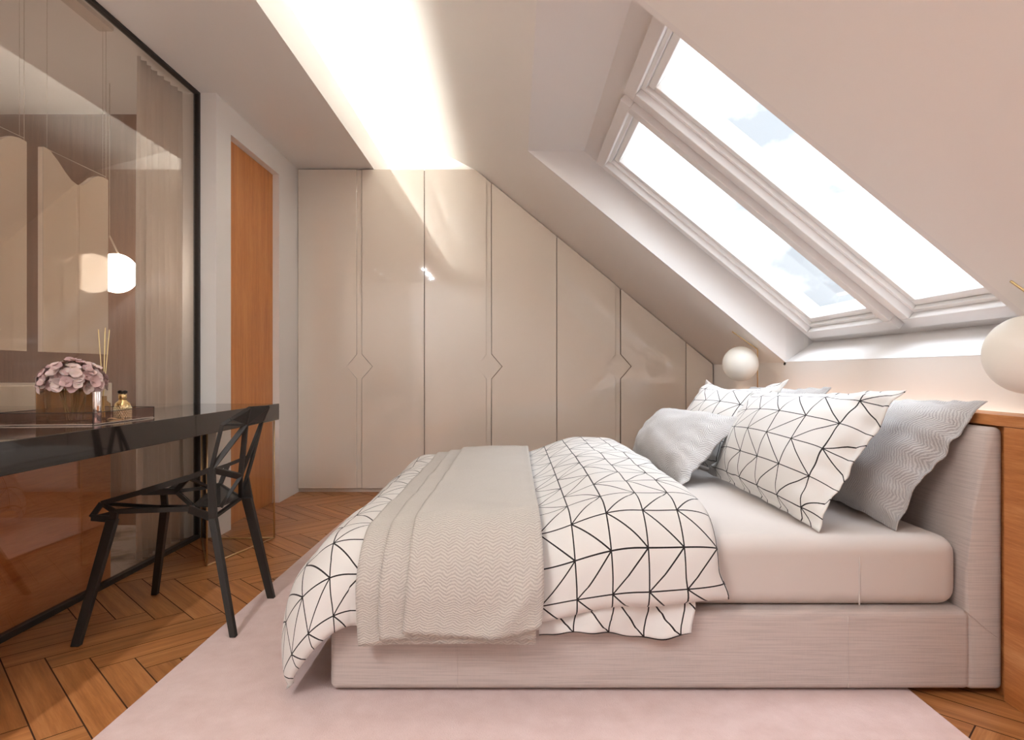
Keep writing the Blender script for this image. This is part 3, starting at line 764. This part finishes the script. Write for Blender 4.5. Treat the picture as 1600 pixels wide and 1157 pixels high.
# ------------------------------------------------------------------ things on the desk
ZT = ZT1
tr = empty('tray', (-1.65, 2.46, ZT), 'mirrored tray with low mauve glass sides and dark metal edges on the desk', 'tray')
tc_ = [(-1.507, 2.285), (-1.507, 2.67), (-1.835, 2.70), (-1.835, 2.25)]
bm = bmesh.new(); prism(bm, [(x, y, ZT+.0015) for x, y in tc_], (0, 0, .004)); obj('tray_base', bm, M['chrome'], tr)
for k in range(4):
    (ax, ay), (bx_, by_) = tc_[k], tc_[(k+1) % 4]
    a, b = Vector((ax, ay, ZT+.006)), Vector((bx_, by_, ZT+.006)); d = (b-a).normalized(); nn = Vector((d.y, -d.x, 0))*.0015
    bm = bmesh.new(); prism(bm, [a+d*.003, b-d*.003, b-d*.003+Vector((0, 0, .038)), a+d*.003+Vector((0, 0, .038))], nn); obj('tray_side', bm, M['mauve'], tr)
bm = bmesh.new()
for k in range(4):
    (ax, ay), (bx_, by_) = tc_[k], tc_[(k+1) % 4]
    tube(bm, [(ax, ay, ZT+.0455), (bx_, by_, ZT+.0455)], .0015, 6); tube(bm, [(ax, ay, ZT+.002), (ax, ay, ZT+.0455)], .0018, 6)
obj('tray_edge', bm, M['black'], tr)
ZTR = ZT+.0057
# amber ribbed bowl vase
vc = (-1.664, 2.405, ZTR)
def ribbed(bm, r0, r1, h, c, n=24, amp=.02, thick=.004):
    seg = n*4; rings = []
    for f, inner in [(0, 0), (.08, 0), (.3, 0), (.6, 0), (.9, 0), (1, 0), (1, 1), (.6, 1), (.1, 1)]:
        r = r0+(r1-r0)*math.sin(min(f, 1)*math.pi/2)
        ring = []
        for k in range(seg):
            a = 2*math.pi*k/seg; rr_ = r*(1+amp*math.cos(a*n)) - (thick if inner else 0)
            ring.append(bm.verts.new((c[0]+rr_*math.cos(a), c[1]+rr_*math.sin(a), c[2]+h*f)))
        rings.append(ring)
    for a, b in zip(rings, rings[1:]):
        for k in range(seg): bm.faces.new((a[k], a[(k+1) % seg], b[(k+1) % seg], b[k]))
    bm.faces.new(rings[0][::-1]); bm.faces.new(rings[-1])
bm = bmesh.new(); ribbed(bm, .076, .086, .118, vc, 12, .03)
tag(obj('vase', bm, M['amber'], None, True), 'low ribbed amber glass vase on the tray holding pink flowers', 'vase')
bm = bmesh.new(); ribbed(bm, .022, .024, .165, (-1.792, 2.43, ZTR), 12, .02)
tag(obj('candle_holder', bm, M['amber'], None, True), 'taller narrow amber glass behind the flowers at the left', 'glass')
# flowers: a dome of four-petalled florets
fl = empty('flower_bouquet', (vc[0], vc[1], ZTR+.006), 'dense round bouquet of pale pink hydrangea blossoms in the amber vase', 'flowers')
bm = bmesh.new(); rnd = random.Random(11)
for k in range(14):
    a = rnd.uniform(0, 6.28); r = rnd.uniform(0, .06)
    tube(bm, [(vc[0]+r*.6*math.cos(a+1), vc[1]+r*.6*math.sin(a+1), ZTR+.006), (vc[0]+r*math.cos(a), vc[1]+r*math.sin(a), ZTR+.13)], .0022, 6)
obj('stems', bm, M['stem'], fl)
def floret(seed):
    rnd = random.Random(seed); bm = bmesh.new()
    npet = 4
    for k in range(npet):
        a = 2*math.pi*k/npet+rnd.uniform(-.12, .12); L = .0165*rnd.uniform(.9, 1.12); wd = .0112; cup = rnd.uniform(.35, .6)
        rows = []
        for i in range(5):
            f = i/4; row = []
            for j in range(-2, 3):
                g = j/2; ww = wd*math.sin(math.pi*min(1, .12+f*.80))**.7
                x = L*f*(1-.08*g*g); y = ww*g; z = L*(f**1.6*cup)+.003*abs(g)*math.sin(f*3)+rnd.uniform(-.0006, .0006)
                row.append(bm.verts.new((x*math.cos(a)-y*math.sin(a), x*math.sin(a)+y*math.cos(a), z)))
            rows.append(row)
        for i in range(4):
            for j in range(4): bm.faces.new((rows[i][j], rows[i+1][j], rows[i+1][j+1], rows[i][j+1]))
    r = bmesh.ops.create_icosphere(bm, subdivisions=1, radius=.0024)
    for v in r['verts']: v.co.z += .002
    me = bpy.data.meshes.new('flower'); bm.to_mesh(me); bm.free(); me.materials.append(M['petal'] if seed % 3 else M['petal2'])
    for p in me.polygons: p.use_smooth = True
    return me
fms = [floret(s) for s in range(1, 7)]
nf = 99; cz = ZTR+.142
for k in range(nf):
    t_ = (k+.5)/nf; z = 1-1.35*t_; ph = k*2.39996+rnd.uniform(-.25, .25)
    rr_ = math.sqrt(max(0, 1-z*z)); d = Vector((rr_*math.cos(ph), rr_*math.sin(ph), z))
    R_b = rnd.uniform(.86, 1.08); p = Vector((vc[0]+d.x*.098*R_b, vc[1]+d.y*.098*R_b, cz+d.z*(.078 if d.z > 0 else .050)*R_b))
    o = bpy.data.objects.new('flower', fms[k % 6]); COL.objects.link(o); o.parent = fl
    dz = Vector((d.x, d.y, d.z*1.2+.1)).normalized()
    Rm = dz.to_track_quat('Z', 'Y').to_matrix().to_4x4() @ Matrix.Rotation(rnd.uniform(0, 6), 4, 'Z') @ Matrix.Scale(rnd.uniform(1.05, 1.45), 4)
    o.matrix_parent_inverse = Matrix.Translation(-fl.location); o.matrix_basis = Matrix.Translation(p) @ Rm
bm = bmesh.new(); sphere(bm, (vc[0], vc[1], cz+.012), .078, 24, 16, (1, 1, .42)); obj('leaf_mass', bm, M['petal2'], fl, True)
# chrome cylinder
bm = bmesh.new(); cc = (-1.533, 2.345, ZTR); lathe(bm, [(.0145, 0), (.0155, .002), (.0155, .112), (.0145, .114), (.012, .114), (.012, .105)], cc, 28)
tag(obj('cylinder_holder', bm, M['chrome'], None, True), 'slim polished silver cylinder standing right of the vase', 'cylinder')
# reed diffuser
dfz = (-1.628, 2.600-.07, ZTR)
df = empty('reed_diffuser', dfz, 'reed diffuser with cream sticks behind the flowers', 'diffuser')
bm = bmesh.new(); lathe(bm, [(.022, 0), (.025, .004), (.025, .06), (.012, .072), (.012, .09)], dfz, 24); obj('bottle', bm, M['amber'], df, True)
for k, (dx, dy) in enumerate(((-.022, .004), (-.012, -.012), (0, .012), (.010, -.006), (.018, .01))):
    bm = bmesh.new(); tube(bm, [(dfz[0]-dx*.3, dfz[1]-dy*.3, dfz[2]+.006), (dfz[0]+dx, dfz[1]+dy, dfz[2]+.345+.008*(k % 3))], .0016, 6); obj('reed', bm, M['reed'], df)
# perfume bottle
pc = (-1.592, 2.595, ZTR)
pf = empty('perfume_bottle', pc, 'small beaded gold perfume bottle with black bow cap on the tray', 'bottle')
bm = bmesh.new(); lathe(bm, [(.026, 0), (.029, .004), (.030, .04), (.027, .058), (.014, .070), (.013, .074)], pc, 28); obj('bottle_body', bm, M['gold'], pf, True)
bm = bmesh.new()
for k in range(9):
    z = .004+k*.0072; r = .030 if k < 6 else .030-.004*(k-5)
    for j in range(22):
        a = 2*math.pi*(j+.5*(k % 2))/22
        q = bmesh.ops.create_icosphere(bm, subdivisions=1, radius=.0043)
        for v in q['verts']: v.co += Vector((pc[0]+r*math.cos(a), pc[1]+r*math.sin(a), pc[2]+z))
obj('beads', bm, M['pearl'], pf, True)
bm = bmesh.new(); lathe(bm, [(.013, .072), (.015, .076), (.015, .092), (.013, .096)], pc, 20); obj('collar', bm, M['gold'], pf, True)
bm = bmesh.new()
for s in (-1, 1):
    sphere(bm, (pc[0]+.010*s, pc[1], pc[2]+.104), .009, 14, 10, (1.2, .6, .8))
sphere(bm, (pc[0], pc[1]-.002, pc[2]+.101), .006, 12, 8); obj('bow_cap', bm, M['chair'], pf, True)
# small bracelet
bm = bmesh.new(); pts = [(-1.555+.028*math.cos(a), 2.49+.022*math.sin(a), ZTR+.003+.002*math.sin(3*a)) for a in np.linspace(0, 6.1, 30)]
tube(bm, pts, .002, 6); tag(obj('bracelet', bm, M['brass'], None, True), 'thin rose gold bracelet lying on the tray beside the perfume bottle', 'bracelet')

# ------------------------------------------------------------------ behind the glass
XM = -1.965
def mirror(y0, y1, label):
    root = empty('hanging_mirror', (XM, (y0+y1)/2, ZC), label, 'mirror', 'wavy topped mirrors hung behind the glass')
    prof = [(0, .934), (.02, .936), (.1, .93), (.2, .905), (.3, .872), (.4, .845), (.49, .836), (.57, .842), (.65, .868), (.74, .900), (.82, .918), (.91, .925), (1, .922)]
    w_ = y1-y0
    pts = [(XM, y0, 1.08), (XM, y1, 1.08)]+[(XM, y0+w_*f, 1+z) for f, z in prof[::-1]]
    bm = bmesh.new(); prism(bm, pts, (-.004, 0, 0)); obj('mirror_face', bm, M['mirror'], root)
    bm = bmesh.new(); prism(bm, [(XM-.0045, a, b) for _, a, b in pts], (-.018, 0, 0)); obj('backing', bm, M['lacquer'], root)
    bm = bmesh.new()
    for f in (.08, .94): tube(bm, [(XM-.01, y0+w_*f, 1.937), (XM-.01, y0+w_*f, ZC-.001)], .0007, 6)
    tube(bm, [(XM-.01, y0+w_*.02, 1.937), (XM-.01, y1-.002, 1.937)], .0013, 6)
    tube(bm, [(XM-.01, y1-.001, 1.90), (XM-.01, y1-.001, ZC-.001)], .001, 6)
    obj('wires', bm, M['wire'], root)
mirror(2.665, 3.09, 'wavy topped hanging mirror beside the sheer curtain')
mirror(2.15, 2.575, 'wavy topped hanging mirror cut off at the left picture edge')
bm = bmesh.new(); bx(bm, XM-.05, XM+.02, 1.4, 3.10, ZC-.02, ZC-.0005); tag(obj('ceiling_rail', bm, M['lacquer']), 'slim pale ceiling rail carrying the mirror wires behind the glass', 'rail')
# pendant
pl = empty('pendant_lamp', (-2.30, 3.70, ZC), 'glowing white globe lamp hanging behind the mirror in the next room', 'lamp')
bm = bmesh.new(); sphere(bm, (-2.305, 3.70, 1.565), .113, 40, 28); obj('globe', bm, M['bath_globe'], pl, True)
bm = bmesh.new(); tube(bm, [(-2.345, 3.70, 1.78), (-2.295, 3.70, 1.68)], .005, 8); tube(bm, [(-2.345, 3.70, 1.78), (-2.345, 3.70, ZC-.001)], .0018, 8); obj('rod', bm, M['wire'], pl)
# vanity
va = empty('vanity_unit', (-2.2, 2.0, 0), 'walnut vanity cabinet with thick pale top seen through the smoked glass', 'cabinet')
box('cabinet_body', -2.46, XL-.035, .2, 3.055, .003, .675, M['vanitywood'], va, .003)
box('countertop', -2.46, XL-.030, .2, 3.058, .677, .944, M['stone'], va, .004)
# curtain
nu, nv = 120, 30; P, B_, UV = [], [], []
for i in range(nu):
    a, b, c = [], [], []
    for j in range(nv):
        f = i/(nu-1); g = j/(nv-1); y = 3.335+.47*f
        ph = f*2*math.pi*8+1.2*math.sin(f*5); am = .021*(.55+.45*(1-g))*(1+.3*math.sin(f*17))
        a.append(Vector((-1.975+am*math.sin(ph)+.004*math.sin(g*7+f*9), y+.006*math.cos(ph), 0.012+2.635*g))); b.append(a[-1]+Vector((-.0015, 0, 0))); c.append((f, g))
    P.append(a); B_.append(b); UV.append(c)
tag(grid_obj('curtain', P, UV, M['sheer'], None, B_), 'white sheer curtain gathered at the end of the smoked glass', 'curtain')

# ------------------------------------------------------------------ ceiling lamps
for i, y in enumerate((-.95, -.45, .05)):
    r = empty('ceiling_spotlight', (-1.5, y, ZC), ['round recessed ceiling spotlight furthest behind the viewer', 'round recessed ceiling spotlight above the viewer', 'round recessed ceiling spotlight nearest the desk end'][i], 'lamp', 'recessed spotlights in the lowered ceiling')
    bm = bmesh.new(); lathe(bm, [(.045, -.004), (.045, -.001), (.033, -.001), (.033, -.004)], (-1.5, y, ZC), 28, False); obj('trim_ring', bm, M['lacquer'], r)
    bm = bmesh.new(); lathe(bm, [(.032, -.003), (.032, -.001)], (-1.5, y, ZC), 28); obj('lens', bm, M['down'], r)
